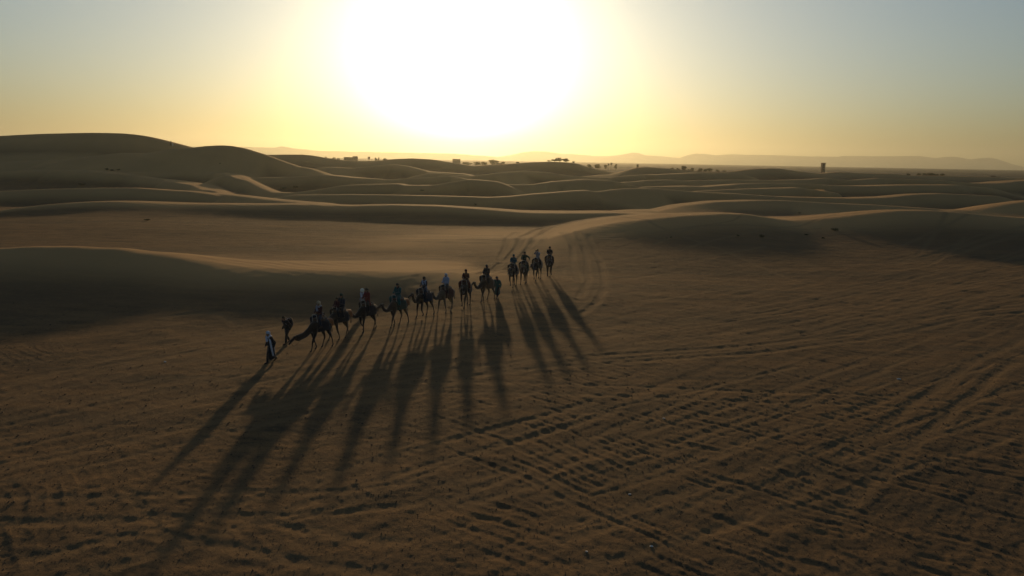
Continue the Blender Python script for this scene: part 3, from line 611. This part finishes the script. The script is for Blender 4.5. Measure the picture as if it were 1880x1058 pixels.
def garments(J, e, style):
    V = lambda k: Vector(J[k]); hp_, ch, nk, hd_ = V('pelvis'), V('chest'), V('neck'), V('head'); up_ = (nk-hp_).normalized()
    st = style
    top = [spline([(*(hp_-up_*.02), .175, .135), (*(hp_+up_*.12), .165, .13), (*(hp_.lerp(ch, .6)), .165, .125), (*ch, .19, .14), (*(ch.lerp(nk, .65)), .165, .11), (*(nk-up_*.02), .08, .08)])]
    w = st.get('wide', 1.0)
    for q in 'lr':
        sh, el, wr = V(q+'sh'), V(q+'el'), V(q+'wr')
        top.append(spline([(*sh, .085*w), (*sh.lerp(el, .5), .075*w), (*el, .066*w), (*el.lerp(wr, .5), .062*w), (*el.lerp(wr, .92), .056*w)], 3))
    seated = J['lkn'][2] < .2
    if st.get('robe') and not seated:
        k = (V('lkn')+V('rkn'))/2; bt = st.get('hem', .38)
        top.append(spline([(*hp_, .18, .15), (hp_.x+.0, 0, .70, .20, .19), (hp_.x+.01, 0, .5, .21, .23), (hp_.x-.01, 0, bt, .215, .27)], 3))
    if st.get('robe') and seated:
        for q in 'lr':
            h, k, a = V(q+'hip'), V(q+'kn'), V(q+'an')
            top.append(spline([(*h, .14), (*h.lerp(k, .6), .13), (*k, .115), (*k.lerp(a, .5), .105), (*k.lerp(a, .75), .10)], 3))
    child(st.get('topname', 'jacket'), grow('garment', top, .02, 2, .5, None, .016, 11), cloth[st['top']], e)
    legs = []
    for q in 'lr':
        h, k, a = V(q+'hip'), V(q+'kn'), V(q+'an')
        legs.append(spline([(*h, .105), (*h.lerp(k, .5), .095), (*k, .075), (*k.lerp(a, .5), .072), (*k.lerp(a, .88), .062)], 3))
    child('trousers', grow('trousers', legs+[[(*(hp_+Vector((0,-.06,-.02))), .11), (*(hp_+Vector((0,.06,-.02))), .11)]], .018, 2, .5, None, .01, 12), cloth[st.get('legs', 'black')], e)
    for q in 'lr':
        a, t = V(q+'an'), V(q+'toe'); b = a+(a-t).normalized()*.045-Vector((0,0,.03))
        child('shoe', wire('shoe', [[(*b, .043, .042), (*(a.lerp(t, .45)-Vector((0,0,.01))), .050, .042), (*(t+(t-a).normalized()*.02), .046, .028)]], 10), leather if st.get('shoe') is None else cloth[st['shoe']], e)
    hs = st.get('head', 'scarf')
    c = hd_
    if hs in ('turban', 'scarf'):
        wr_ = []
        for k in range(4):
            z = .035+.028*k; rr_ = (.088, .098, .092, .072)[k]; tl = .03*math.sin(k*1.7)
            wr_.append([(c.x-.008+rr_*math.cos(a), c.y+rr_*.88*math.sin(a), c.z+z+tl*math.cos(a+k), .030, .026) for a in np.linspace(0, 2*math.pi, 15)])
        wr_.append([(c.x-.01, c.y, c.z+.06, .08), (c.x-.01, c.y, c.z+.11, .07)])
        if hs == 'scarf': wr_ += [spline([(c.x-.03, c.y, c.z+.02, .085, .085), (c.x-.045, c.y, c.z-.08, .085, .085), (nk.x-.03, nk.y, nk.z+.0, .11, .10), (nk.x-.02, nk.y, nk.z-.08, .15, .12)])]
        else: wr_ += [[(c.x-.05, c.y, c.z-.01, .075, .06), (nk.x-.04, nk.y, nk.z+.02, .09, .08)]]
        child('headscarf', grow('headscarf', wr_, .012, 1, .4, None, .006, 25), cloth[st.get('headcol', 'black')], e)
    elif hs == 'hat':
        child('hat', wire('hat', [[(c.x, c.y, c.z+.055, .15, .15), (c.x, c.y, c.z+.068, .15, .15)], [(c.x, c.y, c.z+.06, .10, .10), (c.x, c.y, c.z+.13, .085, .085)]], 16), cloth[st.get('headcol', 'white')], e)
    else:
        child('hair', grow('hair', [[(c.x-.012, c.y, c.z+.03, .088, .098), (c.x-.012, c.y, c.z+.075, .078, .088)], [(c.x-.04, c.y, c.z+.03, .082, .07), (c.x-.05, c.y, c.z-.07, .075, .05), (c.x-.06, c.y, c.z-(.20 if hs == 'long' else .09), .06, .04)]], .012, 2, .4, None, .005, 30), hairm, e)
    if st.get('shawl'):
        nm, col, ln = st['shawl']
        sh = [spline([(nk.x+.10, .07, nk.z-.04, .06, .035), (nk.x-.0, .115, nk.z+.02, .06, .045), (nk.x-.09, .04, nk.z+.01, .07, .045), (nk.x-.09, -.06, nk.z+.01, .07, .045), (nk.x+.01, -.115, nk.z+.02, .06, .045), (nk.x+.12, -.06, nk.z-.05, .06, .035), (ch.x+.16, .02, ch.z-.02, .07, .03)])]
        if ln > .1: sh += [spline([(nk.x+.06, .12, nk.z-.02, .07, .035), (ch.x+.08, .20, ch.z-.02, .08, .035), (hp_.x+.10, .235, hp_.z+.04, .08, .035), (hp_.x+.02, .27, hp_.z-ln-.08, .085, .03)])]
        sh += [spline([(nk.x-.10, -.05, nk.z, .10, .03), (ch.x-.17, -.06, ch.z-.05, .13, .03), (hp_.x-.20, -.08, hp_.z+.02, .13, .035), (hp_.x-.24, -.10, hp_.z-ln, .12, .035)])]
        child(nm, grow('shawl', sh, .014, 2, .4, None, .012, 14), cloth[col], e)
BODY = {}
def body_mesh(key, J):
    if key not in BODY: BODY[key] = person_mesh(J); BODY[key].materials.append(skin)
    return BODY[key]
def eyes(J, e):
    for s_ in (-1, 1):
        o = child('eye', eye_me, None, e); h = J['head']; o.location = (h[0]+.078, h[1]+s_*.032, h[2]+.012)
def place(e, px, py):
    x, y = on_ground(np.array([float(px)]), np.array([float(py)])); z = gz(x[0], y[0])
    x, y = on_ground(np.array([float(px)]), np.array([float(py)]), z); e.location = (float(x[0]), float(y[0]), gz(x[0], y[0])-.01)
def walker(px, py, head, label, style, group, step=1.0, lean=.04, bow=0.0, scale=1.0):
    e = empty('person', (0,0,0), R(-90-head), label, 'person', group); place(e, px, py); e.scale = (scale,)*3
    J = walk_pose(step, lean, bow); child('body', body_mesh(('w', step, lean, bow), J), None, e); eyes(J, e); garments(J, e, style); return e, J
def rider(c, label, style, arms='rest', lean=0.0, dx=-.04, dz=2.03, scale=1.0, turn=0.0):
    cs = c.scale[0]; M_ = Matrix.Rotation(c.rotation_euler.z, 4, 'Z')
    p = c.location + (M_ @ Vector((dx*cs, 0, dz*cs)))
    e = empty('person', p, c.rotation_euler.z, label, 'person', 'riders on the camels'); e.scale = (scale,)*3
    J = ride_pose(arms, lean, turn); child('body', body_mesh(('r', arms, lean, turn), J), None, e); eyes(J, e); garments(J, e, style); return e, J

G1 = ((1,0),(-.9,0),(-.7,0),(.9,0)); G2 = ((-.9,0),(.8,0),(.8,0),(-.6,.12)); G3 = ((.2,.0),(-.6,.14),(.7,0),(-.9,0)); G4 = ((-.3,.12),(.5,0),(-.9,0),(.5,0)); G5 = ((.9,0),(-.2,.1),(.2,0),(-.8,0))
c1 = camel(588, 640, 33, 'low', G1, -.1, 1, 'black', 'orange', 'leading dark camel at the left end of the caravan with its neck stretched low')
c2 = camel(624, 622, 34, 'up', G2, 0, 0, 'black', 'orange', 'second camel from the left carrying two riders, orange blanket on its rump')
c3 = camel(675, 608, 34, 'mid', G3, 0, 1, 'black', None, 'third camel from the left, dark, carrying the rider in a red shawl')
c4 = camel(731, 597, 35, 'mid', G1, 0, 0, 'green', 'orange', 'fourth camel from the left under a green draped rider, orange rump blanket')
c5 = camel(779, 581, 33, 'up', G4, .1, 1, 'navy', None, 'fifth camel from the left carrying the dark hooded rider with a white cape')
c6 = camel(819, 573, 36, 'mid', G2, 0, 2, 'maroon', None, 'pale sixth camel from the left, its rider in a white turban')
c7 = camel(855, 562, 16, 'up', G5, .35, 1, 'black', None, 'seventh camel from the left, dark, its rider hooded in maroon')
c8 = camel(893, 551, 38, 'mid', G1, 0, 0, 'brown', None, 'eighth camel from the left, with the teal robed walker at its flank')
c9 = camel(942, 526, 18, 'up', G3, .2, 1, 'navy', None, 'fourth camel from the far end, its rider in a teal blue jacket')
c10 = camel(962, 520, 12, 'up', G2, .2, 0, 'green', None, 'third camel from the far end, rider in dark green with one elbow out')
c11 = camel(986, 514, 22, 'mid', G5, 0, 1, 'black', None, 'second camel from the far end, its rider holding up a phone')
c12 = camel(1008, 508, 8, 'up', G1, .3, 1, 'maroon', None, 'last camel at the right end of the caravan under a rider in black')
rider(c1, 'rider in dark red jacket and beige headscarf on the leading camel', dict(top='maroon', legs='navy', headcol='beige', shawl=('scarf', 'grey', .0)))
rider(c2, 'dark hooded rider seated at the back on the second camel', dict(top='navy', legs='black', headcol='green', wide=1.15), dx=-.28, dz=1.99)
rider(c2, 'smaller rider in reddish top seated in front on the second camel', dict(top='maroon', legs='black', head='hair'), dx=.13, dz=1.98, scale=.84)
rider(c3, 'rider with a red shawl over dark clothes on the third camel', dict(top='red', legs='black', headcol='black', robe=False, shawl=('shawl', 'red', .15)))
rider(c4, 'rider wrapped in a loose green teal robe with dark head on the fourth camel', dict(top='teal', legs='green', headcol='black', robe=True, topname='robe', wide=1.35))
rider(c5, 'rider with dark hood and white cape down the back on the fifth camel', dict(top='navy', legs='black', headcol='black', robe=True, topname='robe', shawl=('cape', 'pale', .22)))
rider(c6, 'rider in white turban and pale blue white shirt on the sixth camel', dict(top='pale', legs='black', headcol='white', shawl=('cape', 'pale', .05), wide=1.2))
rider(c7, 'rider hooded in dark maroon on the seventh camel', dict(top='maroon', legs='brown', headcol='maroon', robe=True, topname='robe'))
rider(c8, 'broad dark wrapped rider on the eighth camel beside the teal walker', dict(top='black', legs='black', headcol='navy', robe=True, topname='robe', wide=1.5))
rider(c9, 'rider in bright teal blue jacket near the far end of the caravan', dict(top='blue', legs='black', headcol='blue', wide=1.2))
rider(c10, 'rider in dark green with an elbow out, third from the far end', dict(top='green', legs='black', headcol='black', wide=1.2), 'out')
r11, J11 = rider(c11, 'rider holding a phone up with both hands, second from the far end', dict(top='grey', legs='black', head='hair'), 'phone')
rider(c12, 'rider all in black on the last camel of the caravan', dict(top='black', legs='black', headcol='black'))
# the phone held up by the rider
def box_me(name, sx, sy, sz, bev=.004):
    bm = bmesh.new(); bmesh.ops.create_cube(bm, size=1)
    for v in bm.verts: v.co = Vector((v.co.x*sx, v.co.y*sy, v.co.z*sz))
    bmesh.ops.bevel(bm, geom=bm.edges[:], offset=bev, segments=2, affect='EDGES')
    me = bpy.data.meshes.new(name); bm.to_mesh(me); bm.free(); return me
ph = bpy.data.objects.new('phone', box_me('phone', .012, .15, .075)); COL.objects.link(ph); ph.data.materials.append(simple('dark_glass', (.02,.02,.025), .2, 0, 3))
ph.location = r11.location + Matrix.Rotation(r11.rotation_euler.z, 3, 'Z') @ Vector((.45, 0, .80)); ph.rotation_euler.z = r11.rotation_euler.z
ph['label'] = 'dark phone held up in both hands by a rider'; ph['category'] = 'phone'

WG = 'people walking beside the camels'
walker(498, 665, 40, 'person in long dark robe and white turban walking ahead with a long pale scarf', dict(top='black', robe=True, topname='robe', hem=.36, legs='black', head='turban', headcol='white', shawl=('scarf', 'white', .42), wide=1.25), WG, 1.0)
w2, J2 = walker(528, 631, 40, 'person all in black with a backpack walking just ahead of the first camel', dict(top='black', legs='black', head='hair', wide=1.35), WG, .55, .07, .04)
walker(668, 573, 35, 'person in grey white top and white hat walking behind the third camel', dict(top='grey', robe=True, topname='robe', legs='brown', head='hat', headcol='cream', shawl=('scarf', 'white', .08)), WG, .7)
w4, J4 = walker(913, 546, 25, 'person in loose teal robe walking at the flank of the eighth camel', dict(top='teal', robe=True, topname='robe', hem=.42, legs='black', headcol='navy', wide=1.3), WG, .8)
def backpack(p, J):
    tubes = [spline([(-.20,0,1.02,.16,.10),(-.22,0,1.2,.18,.12),(-.20,0,1.40,.15,.10)]), [(-.31,0,1.08,.11,.04),(-.31,0,1.22,.11,.05)]]
    e = empty('backpack', p.location, p.rotation_euler.z, 'bulky black backpack on the back of the walker in black', 'backpack'); e.scale = (1.15, 1.2, 1.05)
    child('pack', grow('pack', tubes, .016, 2, .5, None, .008, 12), cloth['black'], e)
    for s_ in (-1, 1): child('strap', wire('strap', [spline([(-.14,s_*.11,1.42,.022,.010),(-.02,s_*.12,1.50,.022,.010),(.13,s_*.12,1.38,.022,.010),(.12,s_*.13,1.18,.022,.010),(-.1,s_*.15,1.04,.022,.010)], 4)]), cloth['grey'], e)
backpack(w2, J2)
def bag(p, off, label, sc=1.0):
    e = empty('bag', p.location + Matrix.Rotation(p.rotation_euler.z, 3, 'Z') @ Vector(off), p.rotation_euler.z, label, 'bag')
    child('sack', grow('sack', [spline([(0,0,-.28*sc,.06*sc,.11*sc),(0,0,-.18*sc,.075*sc,.13*sc),(0,0,-.05*sc,.05*sc,.10*sc),(0,0,.0,.02,.05*sc)])], .012, 2, .5, None, .008, 20), cloth['cream'], e)
    child('handle', wire('handle', [spline([(-.05*sc,0,-.02,.007),(-.02,0,.08,.007),(.02,0,.08,.007),(.05*sc,0,-.02,.007)], 3)], 6), cloth['cream'], e)
bag(w4, (.16, -.26, .95), 'white cloth bag carried by the walker in teal', 1.25)


# ------------------------------------------------------------------ things farther off
def hit(px, py, t0=15.0, t1=900.0):
    """first point of the ground seen at a pixel"""
    d = ray(np.array([float(px)]), np.array([float(py)]))[0]; t = np.geomspace(t0, t1, 3000)
    X, Y, ZZ = d[0]*t, d[1]*t, H+d[2]*t; g = ground_z(X, Y); k = np.argmax(ZZ <= g)
    if ZZ[k] > g[k]: k = len(t)-1
    return float(X[k]), float(Y[k]), float(g[k])
leafm = simple('dusty_leaves', (.045, .052, .026), .8, .35, 3); barkm = simple('bark', (.07, .052, .038), .9, .3, 6)
def leaves_mesh(name, blobs, n, size, seed):
    """leaf clumps spread through the crown: blobs = (x, y, z, rx, rz)"""
    g = np.random.default_rng(seed); V = []; Fs = []
    for _ in range(n):
        b = blobs[g.integers(len(blobs))]; v = g.normal(size=3); v /= np.linalg.norm(v); r = g.uniform(.35, 1)**.6
        c = np.array([b[0]+v[0]*b[3]*r, b[1]+v[1]*b[3]*r, b[2]+v[2]*b[4]*r]); a = g.normal(size=3); a /= np.linalg.norm(a); bb = np.cross(a, g.normal(size=3)); bb /= np.linalg.norm(bb)
        s_ = size*g.uniform(.5, 1.3); i = len(V)
        V += [tuple(c-a*s_), tuple(c+bb*s_*.5), tuple(c+a*s_), tuple(c-bb*s_*.5)]; Fs.append((i, i+1, i+2, i+3))
    me = bpy.data.meshes.new(name); me.from_pydata(V, [], Fs); me.materials.append(leafm); return me
TREES = []
for k in range(4):
    g = random.Random(40+k); bl = [(g.uniform(-.28,.28), g.uniform(-.28,.28), g.uniform(.32,.84), g.uniform(.18,.30), g.uniform(.14,.22)) for _ in range(9)]
    tr_ = [[(0,0,-.06,.035),(.02,0,.25,.028),(.01,.02,.5,.02),(0,0,.7,.010)]]+[[(.01,.01,.34,.018),(b[0]*.6,b[1]*.6,.52,.012),(b[0],b[1],b[2],.006)] for b in bl[:4]]
    m1 = leaves_mesh('crown', bl, 900, .055, 70+k); m2 = wire('trunk', tr_, 6); m2.materials.append(barkm); TREES.append((m1, m2))
fr = []
g = np.random.default_rng(5)
def palm_meshes():
    V = []; Fs = []
    for k in range(26):
        a = k*2.4; up0 = g.uniform(-.2, 1.0); L = .30
        P = [np.array([0, 0, .86])]
        for j in range(1, 6):
            t = j/5; P.append(np.array([math.cos(a)*L*t, math.sin(a)*L*t, .86+L*(up0*t-.9*t*t)]))
        sd2 = np.array([-math.sin(a), math.cos(a), 0])
        for j in range(5):
            w0, w1 = .045*(1-abs(j/5-.4)), .045*(1-abs((j+1)/5-.4))*(j < 4)
            i = len(V); V += [tuple(P[j]-sd2*w0), tuple(P[j]+sd2*w0), tuple(P[j+1]+sd2*w1), tuple(P[j+1]-sd2*w1)]; Fs.append((i, i+1, i+2, i+3))
    me = bpy.data.meshes.new('crown'); me.from_pydata(V, [], Fs); me.materials.append(leafm)
    tm = wire('trunk', [[(0,0,-.05,.03),(.01,0,.4,.022),(0,0,.86,.024)]], 8); tm.materials.append(barkm); return me, tm
PALM = palm_meshes()
def tree(px, top, wpx, Y, label, kind=0, group=None, palm=False, rot=0, name='tree'):
    x, _, zt = (float(q) for q in at_depth(px, top, Y)); zg = gz(x, Y); h = max(zt-zg, .8)
    e = empty('palm_tree' if palm else name, (x, Y, zg), rot, label, 'palm tree' if palm else 'tree', group)
    w = wpx*Y/F
    m1, m2 = PALM if palm else TREES[kind % 4]
    e.scale = (w/.62, w/.62, h) if palm else (w/.80, w/.80, h/1.0)
    for nm, me in (('crown', m1), ('trunk', m2)):
        o = bpy.data.objects.new(nm, me); COL.objects.link(o); o.parent = e
DG = 'trees on the crest of the middle dune'
tree(1028, 289.2, 15, 484, 'tallest round crowned tree in the clump on the middle dune crest', 0, DG)
tree(1040.5, 290.0, 10, 484, 'round tree at the right end of the clump on the middle dune crest', 1, DG, rot=1)
tree(1018, 291.6, 11, 485, 'low spreading tree left of the tallest one on the middle dune crest', 2, DG, rot=2)
tree(1008, 294.3, 8, 486, 'shrubby low tree at the left end of the clump on the middle dune crest', 3, DG, rot=3)
tree(1052, 296.0, 5, 480, 'tiny lone tree just right of the clump on the middle dune crest', 1, DG, rot=4)
FG = 'trees of the oasis beyond the middle dunes'
for i, (px, top, w, nm) in enumerate([(858,297,16,'broad low tree behind the dip under the sun'),(878,296,12,'tree between the broad low one and its taller neighbour'),(889,295,10,'slim tree beside the large domed tree under the sun'),(907,293,20,'large domed tree on the hazy flat right below the sun'),(920,296.5,12,'squarish tree touching the large domed tree'),(949,296,9,'lone round tree on the hazy flat right of the large domed tree'),(978,296,5,'small tree peeping over the dune left of the crest clump')]):
    tree(px, top, w, 900, nm, i, FG, rot=i)
for i, (px, top, w, nm) in enumerate([(1083,301,12,'wide low thicket tree right of the middle dune slope'),(1098,299.0,13,'dense round tree left of the two palms'),(1112,302.2,6,'small bushy tree at the foot of the two palms'),(1130.5,300.5,5,'small tree right of the two palms'),(1171,300.3,4,'tiny far tree above the gap right of the palms')]):
    tree(px, top, w, 800, nm, i+1, FG, rot=i+2)
tree(1117.2, 299.0, 5, 800, 'left palm of the pair on the hazy flat', 0, 'palms', True)
tree(1122.3, 298.0, 6, 805, 'right and taller palm of the pair on the hazy flat', 0, 'palms', True, 1)
RG = 'row of trees on the flat right of centre'
for i, (px, top, w, nm) in enumerate([(1221,308,5,'first small tree at the left end of the row'),(1235,307,8,'bushy tree second in the row'),(1245,306.6,6,'narrow tree left of the tallest in the row'),(1256,304,9,'tallest tree of the row right of centre'),(1268,308,10,'low wide tree right of the tallest in the row'),(1285,308,11,'pair crowned tree in the middle of the row'),(1294,308.5,7,'small round tree past the middle of the row'),(1303,309,12,'wide tree near the right end of the row'),(1318,311.3,7,'second to last tree of the row, low'),(1330,312.3,8,'last low tree of the row at its right end')]):
    tree(px, top, w, 700, nm, i, RG, rot=i)
GG = 'grove on the dark plain right of the tower'
for i, (px, top, w, nm) in enumerate([(1668,316.8,8,'tree standing apart at the left of the right grove'),(1688,318,9,'first low tree of the right grove'),(1698,317.6,9,'second tree of the right grove'),(1708,316.3,11,'tallest tree in the middle of the right grove'),(1718,317.8,10,'tree right of the tallest in the right grove'),(1729,318.6,10,'last tree at the right end of the right grove'),(1828,322.6,12,'lone bushy tree far right near the frame edge')]):
    tree(px, top, w, 640, nm, i+2, GG, rot=i)
for i, (px, top, w, nm) in enumerate([(598,287.2,7,'small tree at the left end of the hazy village'),(614,287.5,6,'small round tree left of the long village house'),(622,287.8,5,'tiny tree beside the long village house'),(690,288.8,4,'thin tree right of the village water tank'),(694,288.6,4,'second thin tree right of the village water tank'),(705,289.5,10,'broad tree at the right end of the hazy village')]):
    tree(px, top, w, 950, nm, i, 'trees of the hazy village', rot=i)
# buildings far off
clay = simple('clay_plaster', (.23, .15, .10), .9, .2, .6); dark_open = simple('dark_opening', (.02, .018, .015), .8, 0, 1)
def part_box(nm, x0, x1, y0, y1, z0, z1, mat, parent, bev=.05):
    bm = bmesh.new(); bmesh.ops.create_cube(bm, size=1)
    for v in bm.verts: v.co = Vector(((x0+x1)/2+v.co.x*(x1-x0), (y0+y1)/2+v.co.y*(y1-y0), (z0+z1)/2+v.co.z*(z1-z0)))
    if bev: bmesh.ops.bevel(bm, geom=bm.edges[:], offset=bev, segments=1, affect='EDGES')
    me = bpy.data.meshes.new(nm); bm.to_mesh(me); bm.free(); return child(nm, me, mat, parent)
def far_thing(nm, px0, px1, top, Y, label, cat):
    x0, _, zt = (float(q) for q in at_depth(px0, top, Y)); x1 = float(at_depth(px1, top, Y)[0]); g0 = gz((x0+x1)/2, Y)
    return empty(nm, ((x0+x1)/2, Y, g0), 0, label, cat), (x1-x0)/2, zt-g0
t, hw, ht = far_thing('tower', 1508.8, 1514.2, 299, 780, 'tall brown square tower standing alone on the right horizon', 'tower')
part_box('shaft', -hw, hw, -hw, hw, -1, ht*.94, clay, t); part_box('roof_slab', -hw-.25, hw+.9, -hw-.3, hw+.3, ht*.94, ht, clay, t)
part_box('pilaster', -hw-.25, -hw+.7, -hw-.25, -hw+.01, -1, ht*.93, clay, t); part_box('pilaster', hw-.7, hw+.25, -hw-.25, -hw+.01, -1, ht*.93, clay, t)
for zz in (.30, .52, .74): part_box('window', -.5, .5, -hw-.06, -hw+.05, ht*zz, ht*zz+1.3, dark_open, t, 0)
t, hw, ht = far_thing('house', 632, 656, 288.6, 950, 'long flat roofed clay house in the hazy village left of the sun', 'house')
part_box('wall', -hw, hw, -3, 3, -1, ht-.3, clay, t); part_box('roof', -hw-.2, hw+.2, -3.2, 3.2, ht-.3, ht, clay, t)
for k in range(5): part_box('window', -hw+1.5+k*3.2, -hw+2.5+k*3.2, -3.05, -2.95, ht-3, ht-1.6, dark_open, t, 0)
t, hw, ht = far_thing('house', 648, 656, 287, 960, 'small upper block rising behind the long village house', 'house')
part_box('wall', -hw, hw, -2, 2, -1, ht-.3, clay, t); part_box('roof', -hw-.2, hw+.2, -2.2, 2.2, ht-.3, ht, clay, t)
t, hw, ht = far_thing('house', 831, 845, 292, 950, 'flat roofed house on the horizon beside the dip under the sun', 'house')
part_box('wall', -hw, hw, -3, 3, -1, ht-.3, clay, t); part_box('roof', -hw-.2, hw+.2, -3.2, 3.2, ht-.3, ht, clay, t)
t, hw, ht = far_thing('water_tower', 675.5, 679, 288, 950, 'little square water tank on legs in the hazy village', 'water tower')
part_box('tank', -hw, hw, -hw, hw, ht-2.6, ht, clay, t)
for sx_ in (-1, 1):
    for sy_ in (-1, 1): part_box('leg', sx_*hw*.8-.12, sx_*hw*.8+.12, sy_*hw*.8-.12, sy_*hw*.8+.12, -1, ht-2.6, clay, t, 0)
# desert shrubs on the dunes
SH = []
for k in range(3):
    gg = random.Random(90+k); bl = [(gg.uniform(-.3,.3), gg.uniform(-.3,.3), gg.uniform(.15,.5), gg.uniform(.15,.3), gg.uniform(.12,.25)) for _ in range(6)]
    a_ = leaves_mesh('foliage', bl, 260, .07, 120+k); b_ = wire('stem', [[(0,0,-.08,.03),(b[0]*.5,b[1]*.5,b[2]*.5,.02),(b[0],b[1],b[2],.008)] for b in bl], 5); b_.materials.append(barkm); SH.append((a_, b_))
def shrub(px, py, wpx, label, k, tall=.7):
    x, y, z = hit(px, py); w = wpx*math.hypot(x, y)/F
    e = empty('shrub', (x, y, z-.02), k*1.3, label, 'shrub', 'dry shrubs scattered over the dunes'); e.scale = (w, w, w*tall)
    for nm, me in zip(('foliage', 'stem'), SH[k % 3]):
        o = bpy.data.objects.new(nm, me); COL.objects.link(o); o.parent = e
for i, (px, py, w, tl, nm) in enumerate([(1354,434,7,.8,'small dark shrub left of the three at the foot of the right dune'),(1399,436,11,.8,'wider shrub with a pointed top at the foot of the right dune'),(1482,432,10,.35,'flat low shrub in the middle below the right dune'),(1512,438,8,.5,'low shrub nearest the camera below the right dune'),(1532,424,12,.7,'darkest round shrub on the face of the right dune'),(1231,437,6,.7,'small shrub on the left foot of the right dune'),(1224,438,4,.6,'tiny shrub touching another on the left foot of the right dune'),(1468,392,7,.4,'low shrub behind the crest of the right dune'),(272,405,15,.32,'flat dark shrub on the face of the long left dune'),(151,340,12,.35,'flat shrub on the shaded left slope'),(196,313,6,.9,'left and taller shrub of three on the left crest'),(206,314,9,.4,'low middle shrub of three on the left crest'),(217,313,6,.7,'right shrub of three on the left crest'),(404,301,5,.5,'tiny shrub on the slope under the second skyline dune'),(519,348,12,.4,'left dark shrub in the central hollow'),(542,345,12,.4,'right dark shrub in the central hollow'),(775,351,9,.4,'low shrub behind the middle crest right of the hollow'),(874,377,9,.5,'greenish shrub just behind the long middle dune')]):
    shrub(px, py, w, nm, i, tl)
# people high on the left skyline dune
def far_walker(px, py, label, style, rz):
    x, y, z = hit(px, py, 200); e = empty('person', (x, y, z-.02), rz, label, 'person', 'people on the big left dune'); e.scale = (1.0,)*3
    J = walk_pose(.7, .04, 0); child('body', body_mesh(('w', .7, .04, 0.0), J), None, e); eyes(J, e); garments(J, e, style)
far_walker(314, 264.8, 'tiny dark figure on the crest of the big left dune', dict(top='black', legs='black', head='hair'), 1)
far_walker(317.5, 269.5, 'tiny figure in white just below the crest of the big left dune', dict(top='cream', legs='cream', headcol='cream'), 2)
far_walker(313, 269.0, 'tiny dark figure beside the one in white on the big left dune', dict(top='black', legs='black', head='hair'), 3)
# pale stones and the gravel of the flat
stone_m = simple('pale_stone', (.55, .52, .48), .8, .2, 20)
def stone(px, py, r, label):
    x, y, z = hit(px, py); bm = bmesh.new(); bmesh.ops.create_icosphere(bm, subdivisions=2, radius=r)
    for v in bm.verts: v.co = Vector((v.co.x*1.5, v.co.y, v.co.z*.6))*(1+.25*random.uniform(-1, 1))
    me = bpy.data.meshes.new('stone'); bm.to_mesh(me); bm.free(); me.materials.append(stone_m)
    o = bpy.data.objects.new('stone', me); COL.objects.link(o); o.location = (x, y, z+r*.3); o['label'] = label; o['category'] = 'stone'; o['group'] = 'pale stones on the flat'
stone(1650, 697, .07, 'largest pale stone on the flat at the right'); stone(1219, 769, .04, 'pale stone in the middle of the ripples')
stone(1156, 908, .035, 'small pale stone among the near ripples at centre'); stone(1196, 1004, .035, 'small pale stone near the bottom edge'); stone(1077, 1014, .03, 'small pale stone left of another near the bottom edge'); stone(303, 665, .05, 'pale stone on the left flat near the walkers')
def pebbles():
    n = 5000; g = np.random.default_rng(3)
    px = g.uniform(-60, 1940, n); py = 560+g.uniform(0, 1, n)**.8*520
    x, y = on_ground(px, py); z = ground_z(x, y); r = g.uniform(.010, .026, n)*(1+g.pareto(3.5, n)*.35); r = np.minimum(r, .04)*np.clip(np.hypot(x, y)/26, .7, 1.3)
    base = np.array([(1,0,0),(0,1,0),(-1,0,0),(0,-1,0),(0,0,.8),(0,0,-.8)]); fc = [(0,1,4),(1,2,4),(2,3,4),(3,0,4),(1,0,5),(2,1,5),(3,2,5),(0,3,5)]
    a = g.uniform(0, 6.28, n); ca, sa = np.cos(a), np.sin(a)
    j = base[None]*(1+g.uniform(-.35, .35, (n, 6, 1)))*r[:, None, None]
    V = np.stack([j[..., 0]*ca[:, None]-j[..., 1]*sa[:, None]+x[:, None], j[..., 0]*sa[:, None]+j[..., 1]*ca[:, None]+y[:, None], j[..., 2]+(z+r*.3)[:, None]], -1).reshape(-1, 3)
    Fc = (np.array(fc)[None]+np.arange(n)[:, None, None]*6).reshape(-1, 3)
    me = bpy.data.meshes.new('gravel'); me.from_pydata(V.tolist(), [], Fc.tolist()); me.materials.append(simple('gravel_stone', (.06, .05, .04), .9, .4, .7))
    o = bpy.data.objects.new('gravel', me); COL.objects.link(o); o['kind'] = 'stuff'; o['label'] = 'small dark pebbles strewn over the sandy flat'
pebbles()

bpy.data.collections.remove(TMP)
print('ground z range', Z.min(), Z.max())
